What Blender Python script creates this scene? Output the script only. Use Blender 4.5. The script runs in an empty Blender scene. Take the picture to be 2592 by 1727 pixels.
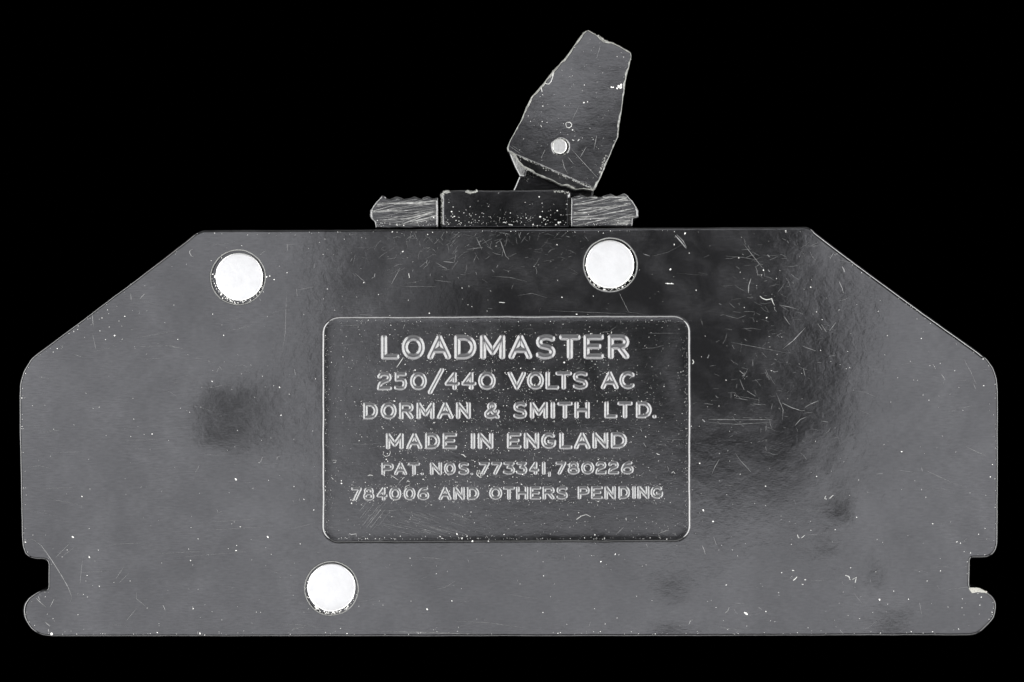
import bpy, math, random
import numpy as np
from mathutils import Vector
from mathutils.geometry import delaunay_2d_cdt

# ------------------------------------------------------------------ set-up
# Everything is laid out on the real front face of the breaker, measured in
# units of 0.04 mm (the breaker is about 99 mm wide and 24 mm thick) and lies
# face up on a black cloth; the camera looks straight down from half a metre.
S = 4e-5
D = 0.5
CX, CY = 1296.0, 863.5
ZF = 0.024
scene = bpy.context.scene
COL = scene.collection
random.seed(7)
rng = np.random.default_rng(7)

cam_d = bpy.data.cameras.new("camera")
cam_d.sensor_width = 36.0
cam_d.lens = 36.0 * D / (2592 * S)
cam_d.clip_start = 0.01
cam_d.clip_end = 50
cam = bpy.data.objects.new("camera", cam_d)
cam.location = (0, 0, ZF + D)
COL.objects.link(cam)
scene.camera = cam

world = bpy.data.worlds.new("World")
scene.world = world
world.use_nodes = True
world.node_tree.nodes["Background"].inputs[0].default_value = (0, 0, 0, 1)
world.node_tree.nodes["Background"].inputs[1].default_value = 0.0

scene.view_settings.view_transform = 'Standard'
scene.view_settings.look = 'None'
scene.view_settings.exposure = 0
scene.view_settings.gamma = 1
scene.cycles.max_bounces = 6


def lamp(name, loc, target, sx, sy, radiance, col):
    l = bpy.data.lights.new(name, 'AREA')
    l.shape = 'RECTANGLE'
    l.size, l.size_y = sx, sy
    l.energy = radiance * sx * sy * 4.0
    l.color = col
    o = bpy.data.objects.new(name, l)
    o.location = loc
    d = Vector(target) - Vector(loc)
    o.rotation_euler = d.to_track_quat('-Z', 'Y').to_euler()
    COL.objects.link(o)
    return o


# soft boxes hung round the lens: left, right, below and above it; the gap
# between them is what the glossy face mirrors as its dark middle
COOL = (0.93, 0.935, 1.0)


def softbox(name, x0, x1, y0, y1, rad):
    o = lamp(name, (0, 0, 0), (0, 0, -1), (x1 - x0) * 2 * S, (y1 - y0) * 2 * S, rad, COOL)
    o.location = ((x0 + x1 - 2 * CX) * S, -(y0 + y1 - 2 * CY) * S, ZF + D)
    o.rotation_euler = (0, 0, 0)


PR = 3.0
softbox("softbox_left", -800, 840, 0, 2500, PR)
softbox("softbox_right", 2105, 3100, 0, 1860, PR)
softbox("softbox_below", 844, 2101, 1225, 1860, PR)
softbox("softbox_above", 1150, 2086, -500, 265, PR * 1.35)
softbox("softbox_left_edge", 844, 1150, 420, 1221, PR * .30)
# strip lights low on both sides rake the edges and the raised letters
SR = 16.0
lamp("strip_left", (-0.36, 0.0, ZF + 0.20), (0, 0, ZF), 0.90, 0.17, SR, (1, 1, 0.99)).rotation_euler = (0, math.radians(-61), 0)
lamp("strip_right", (0.36, 0.0, ZF + 0.20), (0, 0, ZF), 0.90, 0.17, SR, (1, 1, 0.99)).rotation_euler = (0, math.radians(61), 0)
for o_ in ("strip_left", "strip_right"):
    bpy.data.lights[o_].size, bpy.data.lights[o_].size_y = 0.17, 0.90
lamp("strip_front", (0.0, -0.40, ZF + 0.22), (0, 0, ZF), 0.5, 0.14, SR * 0.55, (1, 1, 0.99))
lamp("strip_rear", (0.0, 0.40, ZF + 0.22), (0, 0, ZF), 0.5, 0.10, SR * 0.16, (1, 1, 0.99))


# ------------------------------------------------------------------ helpers
def W3(px, py, z, zb=None):
    k = (D - (z if zb is None else zb) * S) / D
    return ((px - CX) * S * k, -(py - CY) * S * k, ZF + z * S)


def link_mesh(name, verts, faces, mats, parent=None, midx=None, smooth=True, sharp=None):
    me = bpy.data.meshes.new(name)
    me.from_pydata([tuple(map(float, v)) for v in verts], [], [tuple(map(int, f)) for f in faces])
    for m in mats:
        me.materials.append(m)
    if midx is not None:
        me.polygons.foreach_set("material_index", midx)
    if smooth:
        me.polygons.foreach_set("use_smooth", [True] * len(me.polygons))
        if sharp:
            me.set_sharp_from_angle(angle=math.radians(sharp))
    me.update()
    o = bpy.data.objects.new(name, me)
    COL.objects.link(o)
    o.parent = parent
    return o


def thing(o, label, cat, **kw):
    o['label'] = label
    o['category'] = cat
    for k, v in kw.items():
        o[k] = v
    return o


def area(p):
    x, y = p[:, 0], p[:, 1]
    return 0.5 * np.sum(x * np.roll(y, -1) - np.roll(x, -1) * y)


def resample(pts, step, sigma=0.0):
    p = np.array(pts, float)
    q = np.vstack([p, p[:1]])
    seg = np.hypot(*np.diff(q, axis=0).T)
    s = np.concatenate([[0], np.cumsum(seg)])
    fine = max(1.0, min(step / 2, 2.0))
    n = int(s[-1] / fine)
    t = np.linspace(0, s[-1], n, endpoint=False)
    r = np.stack([np.interp(t, s, q[:, 0]), np.interp(t, s, q[:, 1])], 1)
    if sigma > 0:
        d = (np.arange(n) + n // 2) % n - n // 2
        g = np.exp(-0.5 * (d * fine / sigma) ** 2)
        g /= g.sum()
        G = np.fft.rfft(g)
        for i in range(2):
            r[:, i] = np.fft.irfft(np.fft.rfft(r[:, i]) * G, n)
    kk = max(1, int(round(step / fine)))
    return r[::kk]


def normals2(p):
    """outward unit normals of a loop, whichever way it runs"""
    t = np.roll(p, -1, 0) - np.roll(p, 1, 0)
    t /= np.hypot(t[:, 0], t[:, 1])[:, None] + 1e-9
    n = np.stack([t[:, 1], -t[:, 0]], 1)
    return n if area(p) > 0 else -n


def wobble(p, amp, wl, seed):
    """push a loop in and out by smooth noise"""
    if amp <= 0:
        return p
    r = np.random.default_rng(seed)
    n = len(p)
    per = np.sum(np.hypot(*(np.roll(p, -1, 0) - p).T))
    v = np.zeros(n)
    for o in range(3):
        m = max(4, int(per / (wl / 2 ** o)))
        c = r.normal(size=m)
        v += np.interp(np.linspace(0, m, n, endpoint=False), np.arange(m + 1), np.append(c, c[0])) / 1.6 ** o
    return p + normals2(p) * (v * amp)[:, None]


def inside(pts, loop):
    x, y = pts[:, 0], pts[:, 1]
    res = np.zeros(len(pts), bool)
    a, b = loop, np.roll(loop, -1, 0)
    for (x0, y0), (x1, y1) in zip(a, b):
        c = (y0 > y) != (y1 > y)
        if c.any():
            res ^= c & (x < (x1 - x0) * (y - y0) / (y1 - y0 + 1e-12) + x0)
    return res


def slab(name, outline, z0, depth, mats, parent, bevel=4.0, prof='round', holes=(), height=None,
         grid=16, bmul=None, lines=(), sharp=None, hole_depth=20, hole_bevel=2.5, hole_prof='round',
         bevel_mat=0, back=True, hole_mat=0):
    """a thick plate: front face of real relief, rounded or chamfered arrises, walls and a back"""
    H = height or (lambda x, y: np.zeros_like(x))
    verts, faces, midx = [], [], []
    P2, loops2 = [], []

    def rings(loop, sign, bev, prof, dep):
        n = normals2(loop) * sign
        m = bmul(loop[:, 0], loop[:, 1]) if (bmul and sign > 0) else np.ones(len(loop))
        if prof == 'round':
            a = np.linspace(0, math.pi / 2, 6)
            offs = [(bev * (1 - math.sin(t)), bev * (1 - math.cos(t))) for t in a]   # (inset, drop)
        else:
            offs = [(bev, 0), (bev * .86, bev * .05), (bev * .14, bev * .50), (0, bev * .62)]
        rr = [(loop - n * (bev * m + 1.6)[:, None], np.zeros(len(loop)))]
        for i, d in offs:
            rr.append((loop - n * (i * m)[:, None], d * m))
        rr.append((loop, np.full(len(loop), dep * .5)))
        rr.append((loop, np.full(len(loop), float(dep))))
        return rr

    sets = [rings(outline, 1, bevel, prof, depth)]
    for hi_, h in enumerate(holes):
        sets.append(rings(h, -1, hole_bevel[hi_] if isinstance(hole_bevel, tuple) else hole_bevel, hole_prof, hole_depth))
    # front face
    edges = []
    for st in sets:
        l = st[0][0]
        i0 = len(P2)
        P2.extend(l.tolist())
        loops2.append(l)
        edges += [(i0 + i, i0 + (i + 1) % len(l)) for i in range(len(l))]
    nb = len(P2)
    for ln in lines:
        i0 = len(P2)
        P2.extend(ln)
        edges += [(i0 + i, i0 + i + 1) for i in range(len(ln) - 1)]
    lo, hi = loops2[0].min(0), loops2[0].max(0)
    gx, gy = np.meshgrid(np.arange(lo[0], hi[0], grid), np.arange(lo[1], hi[1], grid * .87))
    gx[1::2] += grid / 2
    g = np.stack([gx.ravel(), gy.ravel()], 1)
    g += np.random.default_rng(3).normal(scale=grid * .06, size=g.shape)
    keep = inside(g, loops2[0])
    for l in loops2[1:]:
        keep &= ~inside(g, l)
    allb = np.array(P2)
    g = g[keep]
    dmin = np.full(len(g), 1e9)
    for i in range(0, len(allb), 400):
        dd = np.hypot(g[:, None, 0] - allb[None, i:i + 400, 0], g[:, None, 1] - allb[None, i:i + 400, 1])
        dmin = np.minimum(dmin, dd.min(1))
    g = g[dmin > grid * .45]
    P2.extend(g.tolist())
    vo, _, fo, ov, _, _ = delaunay_2d_cdt([Vector(p) for p in P2], edges, [], 0, 1e-4)
    vo = np.array([tuple(v) for v in vo])
    remap = {}
    for k, lst in enumerate(ov):
        for i in lst:
            remap[i] = k
    fo = np.array(fo)
    cen = vo[fo].mean(1)
    keep = inside(cen, loops2[0])
    for l in loops2[1:]:
        keep &= ~inside(cen, l)
    fo = fo[keep]
    hz = H(vo[:, 0], vo[:, 1])
    for (x, y), h in zip(vo, hz):
        verts.append(W3(x, y, z0 + h, z0))
    for f in fo:
        a, b, c = vo[f]
        cr = (b[0] - a[0]) * (c[1] - a[1]) - (b[1] - a[1]) * (c[0] - a[0])
        faces.append(tuple(f) if cr < 0 else tuple(f[::-1]))     # image y points down
        midx.append(0)
    off = 0
    for si, st in enumerate(sets):
        n = len(st[0][0])
        prev = [remap[off + i] for i in range(n)]
        off += n
        ccw = area(st[0][0]) > 0
        flip = (not ccw) if si == 0 else ccw
        for ri, (l, d) in enumerate(st[1:]):
            i0 = len(verts)
            hh = H(l[:, 0], l[:, 1])
            for (x, y), dz, h in zip(l, d, hh):
                verts.append(W3(x, y, z0 + h - dz, z0))
            cur = list(range(i0, i0 + n))
            for i in range(n):
                j = (i + 1) % n
                q = (prev[i], prev[j], cur[j], cur[i])
                faces.append(q[::-1] if flip else q)
                midx.append(bevel_mat if (si == 0 and 1 <= ri <= len(st) - 3) else (hole_mat if (si >= 2 and 1 <= ri <= 2) else 0))
            prev = cur
        if si == 0 and back:
            faces.append(tuple(prev[::-1]) if flip else tuple(prev))
            midx.append(0)
    return link_mesh(name, verts, faces, mats, parent, midx, True, sharp)


def disc_loop(cx, cy, r, n=64, ry=None):
    t = np.linspace(0, 2 * math.pi, n, endpoint=False)
    return np.stack([cx + r * np.cos(t), cy + (ry or r) * np.sin(t)], 1)


# ------------------------------------------------------------------ materials
def nodes_of(name):
    m = bpy.data.materials.new(name)
    m.use_nodes = True
    nt = m.node_tree
    b = nt.nodes["Principled BSDF"]
    return m, nt, b


def N(nt, typ, **kw):
    n = nt.nodes.new(typ)
    for k, v in kw.items():
        if k in ('operation', 'blend_type', 'noise_dimensions', 'data_type', 'feature', 'clamp'):
            setattr(n, k, v)
        else:
            n.inputs[k].default_value = v
    return n


def coords(nt, sx=1.0, sy=1.0, sz=1.0, rot=0.0):
    """object coordinates in units of 100 plan units (4 mm)"""
    tc = nt.nodes.new("ShaderNodeTexCoord")
    mp = nt.nodes.new("ShaderNodeMapping")
    k = 1 / (100 * S)
    mp.inputs['Rotation'].default_value = (0, 0, rot)
    mp.inputs['Scale'].default_value = (k, k, k)
    nt.links.new(tc.outputs['Object'], mp.inputs[0])
    m2 = nt.nodes.new("ShaderNodeMapping")
    m2.inputs['Scale'].default_value = (sx, sy, sz)
    nt.links.new(mp.outputs[0], m2.inputs[0])
    return m2.outputs[0]


def noise(nt, vec, scale, detail=4, rough=.55, dist=0.0):
    n = N(nt, "ShaderNodeTexNoise", Scale=scale, Detail=detail, Roughness=rough, Distortion=dist)
    nt.links.new(vec, n.inputs['Vector'])
    return n.outputs['Fac']


def ramp(nt, val, a, b, lo, hi):
    r = nt.nodes.new("ShaderNodeMapRange")
    r.inputs['From Min'].default_value = a
    r.inputs['From Max'].default_value = b
    r.inputs['To Min'].default_value = lo
    r.inputs['To Max'].default_value = hi
    nt.links.new(val, r.inputs['Value'])
    return r.outputs['Result']


def math_n(nt, op, a, b):
    m = nt.nodes.new("ShaderNodeMath")
    m.operation = op
    for i, v in enumerate((a, b)):
        if isinstance(v, (int, float)):
            m.inputs[i].default_value = v
        else:
            nt.links.new(v, m.inputs[i])
    return m.outputs[0]


def bump(nt, b, height, dist, prev=None):
    bn = nt.nodes.new("ShaderNodeBump")
    bn.inputs['Strength'].default_value = 1
    bn.inputs['Distance'].default_value = dist * S
    nt.links.new(height, bn.inputs['Height'])
    if prev is not None:
        nt.links.new(prev, bn.inputs['Normal'])
    nt.links.new(bn.outputs[0], b.inputs['Normal'])
    return bn.outputs[0]


def plastic(name, rough=.10, film=.007, wav=1.0, seed=0.0, streak=0.0, base=.0025):
    """black moulded plastic: polished, faintly rippled by the mould, with a
    thin greasy film that scatters a little light where it lies"""
    m, nt, b = nodes_of(name)
    v = coords(nt)
    off = nt.nodes.new("ShaderNodeVectorMath")
    off.operation = 'ADD'
    off.inputs[1].default_value = (seed, seed * 1.7, 0)
    nt.links.new(v, off.inputs[0])
    v = off.outputs[0]
    vs = nt.nodes.new("ShaderNodeMapping")
    vs.inputs['Scale'].default_value = (1, 7, 1)
    nt.links.new(v, vs.inputs[0])
    vs = vs.outputs[0]
    cloud = noise(nt, v, .8, 6, .6, .6)
    fine = noise(nt, vs, 5.0, 6, .65)
    cl = ramp(nt, cloud, .42, .72, 0, 1)
    fl = ramp(nt, fine, .35, .75, .3, 1)
    filmv = math_n(nt, 'MULTIPLY', cl, fl)
    col = ramp(nt, filmv, 0, 1, base, base + film)
    if streak:
        va = coords(nt, .35, 9, 1, math.radians(10))
        st = noise(nt, va, 2.2, 4, .7, .25)
        vb = coords(nt, .5, 14, 1, math.radians(22))
        st2 = noise(nt, vb, 2.0, 4, .7, .2)
        s = math_n(nt, 'MAXIMUM', ramp(nt, st, .5, .66, 0, 1), ramp(nt, st2, .56, .68, 0, .8))
        col = math_n(nt, 'ADD', col, math_n(nt, 'MULTIPLY', s, streak))
    comb = nt.nodes.new("ShaderNodeCombineColor")
    nt.links.new(col, comb.inputs[0])
    nt.links.new(col, comb.inputs[1])
    nt.links.new(math_n(nt, 'MULTIPLY', col, 1.06), comb.inputs[2])
    nt.links.new(comb.outputs[0], b.inputs['Base Color'])
    b.inputs['IOR'].default_value = 1.5
    broad = noise(nt, v, .32, 5, .55, .8)
    nt.links.new(math_n(nt, 'MULTIPLY', ramp(nt, broad, .3, .7, .43, .55), ramp(nt, fine, .3, .7, .80, 1.12)), b.inputs['Specular IOR Level'])
    r = ramp(nt, filmv, 0, 1, rough, rough * 1.6)
    if streak:
        r = math_n(nt, 'ADD', r, math_n(nt, 'MULTIPLY', s, .25))
    nt.links.new(r, b.inputs['Roughness'])
    # ripple of the moulding: broad waves, orange peel, fine drag lines
    n1 = noise(nt, v, 1.3, 2, .5)
    p = bump(nt, b, n1, .16 * wav)
    n2 = noise(nt, v, 5.5, 3, .6, .8)
    p = bump(nt, b, n2, .06 * wav, p)
    n3 = noise(nt, vs, 9.0, 2, .5)
    p = bump(nt, b, n3, .022 * wav, p)
    return m


def simple(name, col, rough, metal=0.0, nz=None, spec=.5):
    m, nt, b = nodes_of(name)
    b.inputs['Roughness'].default_value = rough
    b.inputs['Metallic'].default_value = metal
    b.inputs['Specular IOR Level'].default_value = spec
    if nz:
        sc, amt, bd = nz
        v = coords(nt)
        n = noise(nt, v, sc, 5, .65)
        mix = nt.nodes.new("ShaderNodeMix")
        mix.data_type = 'RGBA'
        nt.links.new(ramp(nt, n, .3, .7, 0, 1), mix.inputs[0])
        mix.inputs[6].default_value = (*[c * (1 - amt) for c in col], 1)
        mix.inputs[7].default_value = (*col, 1)
        nt.links.new(mix.outputs[2], b.inputs['Base Color'])
        if bd:
            bump(nt, b, noise(nt, v, sc * 3, 4, .6), bd)
    else:
        b.inputs['Base Color'].default_value = (*col, 1)
    return m


M_body = plastic("black_moulded_plastic", rough=.075, film=.011, seed=0.0, base=.0045, wav=1.5)
M_floor = plastic("black_recess_plastic", rough=.12, seed=5.0, wav=1.8)
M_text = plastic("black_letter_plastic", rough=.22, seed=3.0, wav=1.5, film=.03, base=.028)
M_lever = plastic("black_lever_plastic", rough=.11, seed=9.0, film=.018, wav=1.4)
M_collar = plastic("black_collar_plastic", rough=.08, seed=2.0, base=.0015, film=.005)
M_guard = plastic("abraded_black_plastic", rough=.22, seed=4.0, streak=.02)
M_worn = simple("worn_pale_edge", (.20, .20, .185), .5, nz=(14, .85, 2.0))
M_rim = simple("lit_hole_rim", (.13, .13, .125), .5, nz=(30, .8, 1.5))  # pale colour stands in for light on the rivet hole chamfers
M_rivet = simple("dull_white_metal", (.56, .56, .555), .42, 1.0, nz=(3, .10, .35))
M_pin = simple("pale_rivet_head", (.42, .42, .41), .42, 1.0, nz=(8, .25, .6))
M_dust = simple("pale_dust", (.42, .415, .40), .8)
M_scr = simple("abraded_scratch", (.085, .085, .086), .5, nz=(12, .8, 0))
M_file = simple("bright_file_mark", (.18, .18, .175), .45, nz=(7, .85, 0))
M_fib = simple("pale_fibre", (.26, .26, .25), .7)
M_res = simple("chalky_residue", (.23, .225, .205), .9, nz=(18, .3, 3.0))
M_black = simple("black_velvet", (0, 0, 0), 1.0, spec=0.0)

# ------------------------------------------------------------------ backdrop
bd = link_mesh("backdrop", [(-1, -1, 0), (1, -1, 0), (1, 1, 0), (-1, 1, 0)], [(0, 1, 2, 3)], [M_black], smooth=False)
bd['kind'] = 'structure'
bd['label'] = "plain black cloth background behind the breaker"

# ------------------------------------------------------------------ breaker
breaker = bpy.data.objects.new("circuit_breaker", None)
breaker.empty_display_size = .02
COL.objects.link(breaker)
thing(breaker, "glossy black circuit breaker with three white rivets, raised lettering and a chipped toggle on top",
      "circuit breaker")

BODY = [(513, 583), (1278, 579), (2043, 574), (2053, 579), (2064, 588), (2102, 617), (2276, 746), (2443, 866),
        (2481, 893), (2501, 911), (2515, 931), (2524, 958), (2527, 990), (2526.5, 1340), (2525.5, 1376), (2522.6, 1390),
        (2516, 1401), (2506, 1408.5), (2495, 1412), (2456, 1412.5), (2454.5, 1487), (2476, 1488.3), (2487, 1493),
        (2499, 1499), (2512, 1509), (2520, 1520), (2522.5, 1531), (2521, 1549), (2516, 1566), (2502.5, 1581),
        (2485, 1598), (2472, 1606), (2453, 1609.5), (1300, 1612), (135, 1612), (108, 1609), (93, 1603), (77, 1591),
        (66, 1575.5), (59, 1562), (56, 1545), (59, 1529.5), (70, 1514), (87, 1502.5), (106, 1493), (121.5, 1493),
        (121.8, 1424), (115.5, 1416.5), (92, 1416), (77, 1413.5), (63, 1403.5), (56, 1383), (54.5, 1368), (52, 1240),
        (49, 1100), (48, 1006), (49, 971), (57.5, 942), (77, 909), (92, 896), (234, 791), (328, 720), (449, 628),
        (477, 606), (495, 591)]


def gauss(x, y, cx, cy, sx, sy, a):
    return a * np.exp(-.5 * (((x - cx) / sx) ** 2 + ((y - cy) / sy) ** 2))


def body_height(x, y):
    """moulding sinks and crowns, a tenth of a millimetre at most"""
    sx = np.where(x < 440, 150.0, 112.0)
    h = gauss(x, y, 432, 1132, sx, 60, 5.8) + gauss(x, y, 446, 1012, sx, 52, 4.8) + .12 * np.sin(x / 21 + y / 34) * np.exp(-(((x - 565) / 90) ** 2 + ((y - 1080) / 100) ** 2))
    h += gauss(x, y, 2160, 1330, 38, 45, 1.4) + gauss(x, y, 1700, 1550, 50, 50, 1.45)
    h += gauss(x, y, 2250, 1510, 50, 60, 2.0) + gauss(x, y, 2110, 1420, 40, 30, .9)
    h -= (.3 + .2 * np.sin(y / 67 + 2) * np.sin(y / 29)) * np.exp(-np.maximum(x - 48, 0) / 34.0)
    h -= gauss(x, y, 55, 1575, 62, 62, 1.5) + gauss(x, y, 360, 1640, 110, 42, 1.3)
    h += .25 * np.sin(x / 173 + 1) * np.sin(y / 141 + .5) + .12 * np.sin(x / 61 + y / 97)
    return h


def body_bevel(x, y):
    m = np.full_like(x, 1.0)
    m += .7 * np.exp(-(((x - 58) / 25) ** 2 + ((y - 1540) / 30) ** 2))
    m += .8 * ((x > 2060) & (y < 900))
    return m


def rrect(x0, x1, y0, y1, r, n=12, tilt=0.0, cham=None):
    pts = []
    for cx, cy, a0, k in ((x1 - r, y0 + r, -90, 1), (x1 - r, y1 - r, 0, 2), (x0 + r, y1 - r, 90, 3), (x0 + r, y0 + r, 180, 0)):
        for i in range(n + 1):
            a = math.radians(a0 + 90 * i / n)
            pts.append((cx + r * math.cos(a), cy + r * math.sin(a) + tilt * (cx - x0)))
    return pts


lip = resample(rrect(820.5, 1742.5, 807, 1370, 36, tilt=-.0035), 6, 1.5)
lip = wobble(lip, .35, 60, 5)
RIV = [(602.5, 702, 67.5, 605.5, 700.7, 61), (1545, 671, 66, 1543.6, 669, 62), (839, 1490, 66, 839, 1487.6, 61.5)]
holes = [lip] + [wobble(disc_loop(a, b, r, 72), .4, 30, i) for i, (a, b, r, *_) in enumerate(RIV)]
outline = wobble(resample(BODY, 6, 3.0), .28, 70, 11)
case = slab("case", outline, 0, 598, [M_body, M_rim], breaker, hole_mat=1, bevel=5.0, holes=holes, height=body_height, grid=15,
            bmul=body_bevel, hole_depth=22, hole_bevel=(5.0, 3, 3, 3), hole_prof='chamfer')


# recessed panel with the lettering
PZ = -14.0


def edge_dist(x, y):
    qx = np.abs(x - 1281.5) - (461 - 36)
    qy = np.abs(y - 1088 + .0035 * (x - 820)) - (281.5 - 36)
    return 36 - (np.hypot(np.maximum(qx, 0), np.maximum(qy, 0)) + np.minimum(np.maximum(qx, qy), 0))


def floor_height(x, y):
    d = np.maximum(edge_dist(x, y), 0)
    return .55 * np.exp(-d / 6.0) + .35 * np.sin(x / 190 + .3) * np.sin(y / 120) - 6e-6 * (x - 1281) ** 2 * .5


floor = resample(rrect(816.5, 1746.5, 803, 1374, 38, tilt=-.0035), 6, 1.5)
inner = []
for q_ in (5.5, 10, 16):
    l_ = floor - normals2(floor) * q_
    inner.append(l_.tolist() + [l_[0].tolist()])
panel = slab("recessed_panel", floor, PZ, 6, [M_floor], breaker, bevel=.4, height=floor_height, grid=9, lines=inner)

# the bottom of the rivet holes
for i, (hx, hy, hr, x, y, r) in enumerate(RIV):
    wl = disc_loop(hx, hy, hr + .5, 48)
    slab("rivet_hole", wl, -21.5, 5, [M_collar], breaker, bevel=.5, grid=30)

    def rh(xx, yy, x=x, y=y, r=r, i=i):
        q = np.hypot(xx - x, yy - y) / r
        return 1.2 * (1 - q ** 4) + .15 * np.sin(xx / 9 + i) * np.sin(yy / 11)
    slab("rivet", wobble(disc_loop(x, y, r, 72), .3, 25, 20 + i), -3, 17, [M_rivet], breaker, bevel=4, height=rh, grid=8)

# ------------------------------------------------------------------ lettering
def arc(cx, cy, rx, ry, a0, a1, n=18):
    return [(cx + rx * math.cos(math.radians(a0 + (a1 - a0) * i / n)),
             cy + ry * math.sin(math.radians(a0 + (a1 - a0) * i / n))) for i in range(n + 1)]


def crom(p, n=6):
    out = []
    q = [p[0]] + list(p) + [p[-1]]
    for i in range(1, len(q) - 2):
        for k in range(n):
            t = k / n
            o = []
            for c in (0, 1):
                a, b, d, e = q[i - 1][c], q[i][c], q[i + 1][c], q[i + 2][c]
                o.append(.5 * (2 * b + (d - a) * t + (2 * a - 5 * b + 4 * d - e) * t * t + (3 * b - a - 3 * d + e) * t ** 3))
            out.append(tuple(o))
    out.append(p[-1])
    return out


O_ = arc(.5, .5, .5, .5, 0, 360, 36)
GLYPH = {
    'L': [[(0, 1), (0, 0), (1, 0)]],
    'O': [O_], '0': [O_],
    'A': [[(0, 0), (.5, 1), (1, 0)], [(.17, .33), (.83, .33)]],
    'D': [[(.4, 0), (0, 0), (0, 1), (.4, 1)] + arc(.4, .5, .6, .5, 90, -90)],
    'M': [[(0, 0), (0, 1), (.5, .22), (1, 1), (1, 0)]],
    'S': [crom([(.95, .93), (.7, 1), (.4, 1), (.1, .9), (.03, .72), (.2, .56), (.5, .5), (.82, .42), (.98, .25), (.88, .08),
                (.6, 0), (.3, 0), (.02, .08)])],
    'T': [[(0, 1), (1, 1)], [(.5, 1), (.5, 0)]],
    'E': [[(1, 1), (0, 1), (0, 0), (1, 0)], [(0, .52), (.82, .52)]],
    'R': [[(0, 0), (0, 1), (.6, 1)] + arc(.6, .75, .4, .25, 90, -90) + [(0, .5)], [(.52, .5), (1, 0)]],
    'P': [[(0, 0), (0, 1), (.6, 1)] + arc(.6, .72, .4, .28, 90, -90) + [(0, .44)]],
    'V': [[(0, 1), (.5, 0), (1, 1)]],
    'C': [arc(.52, .5, .54, .5, 48, 312, 26)],
    'G': [arc(.52, .5, .54, .5, 48, 330, 26) + [(1, .42), (.6, .42)]],
    'N': [[(0, 0), (0, 1), (1, 0), (1, 1)]],
    'I': [[(.5, 0), (.5, 1)]], '1': [[(.5, 0), (.5, 1)]],
    'H': [[(0, 0), (0, 1)], [(1, 0), (1, 1)], [(0, .5), (1, .5)]],
    '/': [[(0, 0), (1, 1)]],
    '2': [crom([(.04, .84), (.2, .97), (.5, 1.0), (.85, .95), (.97, .76), (.82, .58), (.45, .46), (.12, .3), (0, 0)]) + [(1, 0)]],
    '5': [[(.95, 1), (.08, 1), (.08, .6)] + crom([(.08, .6), (.5, .63), (.88, .55), (1, .33), (.85, .08), (.5, 0), (.02, .04)])],
    '4': [[(.72, 0), (.72, 1), (0, .3), (1, .3)]],
    '7': [[(0, 1), (1, 1), (.3, 0)]],
    '3': [[(.05, 1), (.95, 1), (.42, .6)] + crom([(.42, .6), (.8, .56), (1, .32), (.82, .07), (.45, 0), (.0, .1)])],
    '8': [arc(.5, .76, .4, .24, 0, 360, 24), arc(.5, .26, .5, .27, 0, 360, 26)],
    '6': [crom([(.85, 1), (.5, .95), (.15, .7), (0, .35)]) + arc(.5, .31, .5, .31, 180, 540, 26)],
    '&': [crom([(1, .42), (.8, .15), (.45, 0), (.1, .06), (0, .24), (.2, .45), (.6, .66), (.72, .85), (.5, 1), (.26, .86),
                (.32, .66), (.6, .35), (1, 0)])],
    '.': [[(.5, .5), (.5, .5)]],
    ',': [[(.62, 1), (.4, 0)]],
}


def glyph_mesh(ch, w, h, sw):
    """a moulded raised stroke: height falls off from the stroke's centre line"""
    hw = sw / 2
    iw, ih = max(w - sw, .01), max(h - sw, .01)
    segs = []
    for st in GLYPH[ch]:
        p = [(hw + u * iw, hw + (1 - v) * ih) for u, v in st]
        segs += list(zip(p[:-1], p[1:]))
    step = .85 if sw < 13 else 1.0
    pad = 2.5
    xs = np.arange(-pad, w + pad + step, step)
    ys = np.arange(-pad, h + pad + step, step)
    X, Y = np.meshgrid(xs, ys)
    d = np.full(X.shape, 1e9)
    for (x0, y0), (x1, y1) in segs:
        dx, dy = x1 - x0, y1 - y0
        L2 = dx * dx + dy * dy
        t = np.clip(((X - x0) * dx + (Y - y0) * dy) / L2, 0, 1) if L2 > 1e-9 else 0
        d = np.minimum(d, np.hypot(X - x0 - t * dx, Y - y0 - t * dy))
    q = d / hw
    top = sw * .30
    z = top * (1 - np.clip((q - .08) / .98, 0, 1.35) ** 1.15)
    used = d < hw + 1.9
    cell = used[:-1, :-1] | used[1:, :-1] | used[:-1, 1:] | used[1:, 1:]
    idx = -np.ones(X.shape, int)
    need = np.zeros(X.shape, bool)
    need[:-1, :-1] |= cell
    need[1:, :-1] |= cell
    need[:-1, 1:] |= cell
    need[1:, 1:] |= cell
    idx[need] = np.arange(need.sum())
    v = np.stack([X[need] * S, -Y[need] * S, (z[need] - .25) * S], 1)
    r, c = np.nonzero(cell)
    f = np.stack([idx[r, c], idx[r + 1, c], idx[r + 1, c + 1], idx[r, c + 1]], 1)
    me = bpy.data.meshes.new("letter")
    me.from_pydata(v.tolist(), [], f.tolist())
    me.polygons.foreach_set("use_smooth", [True] * len(me.polygons))
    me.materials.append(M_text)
    me.update()
    return me


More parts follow.
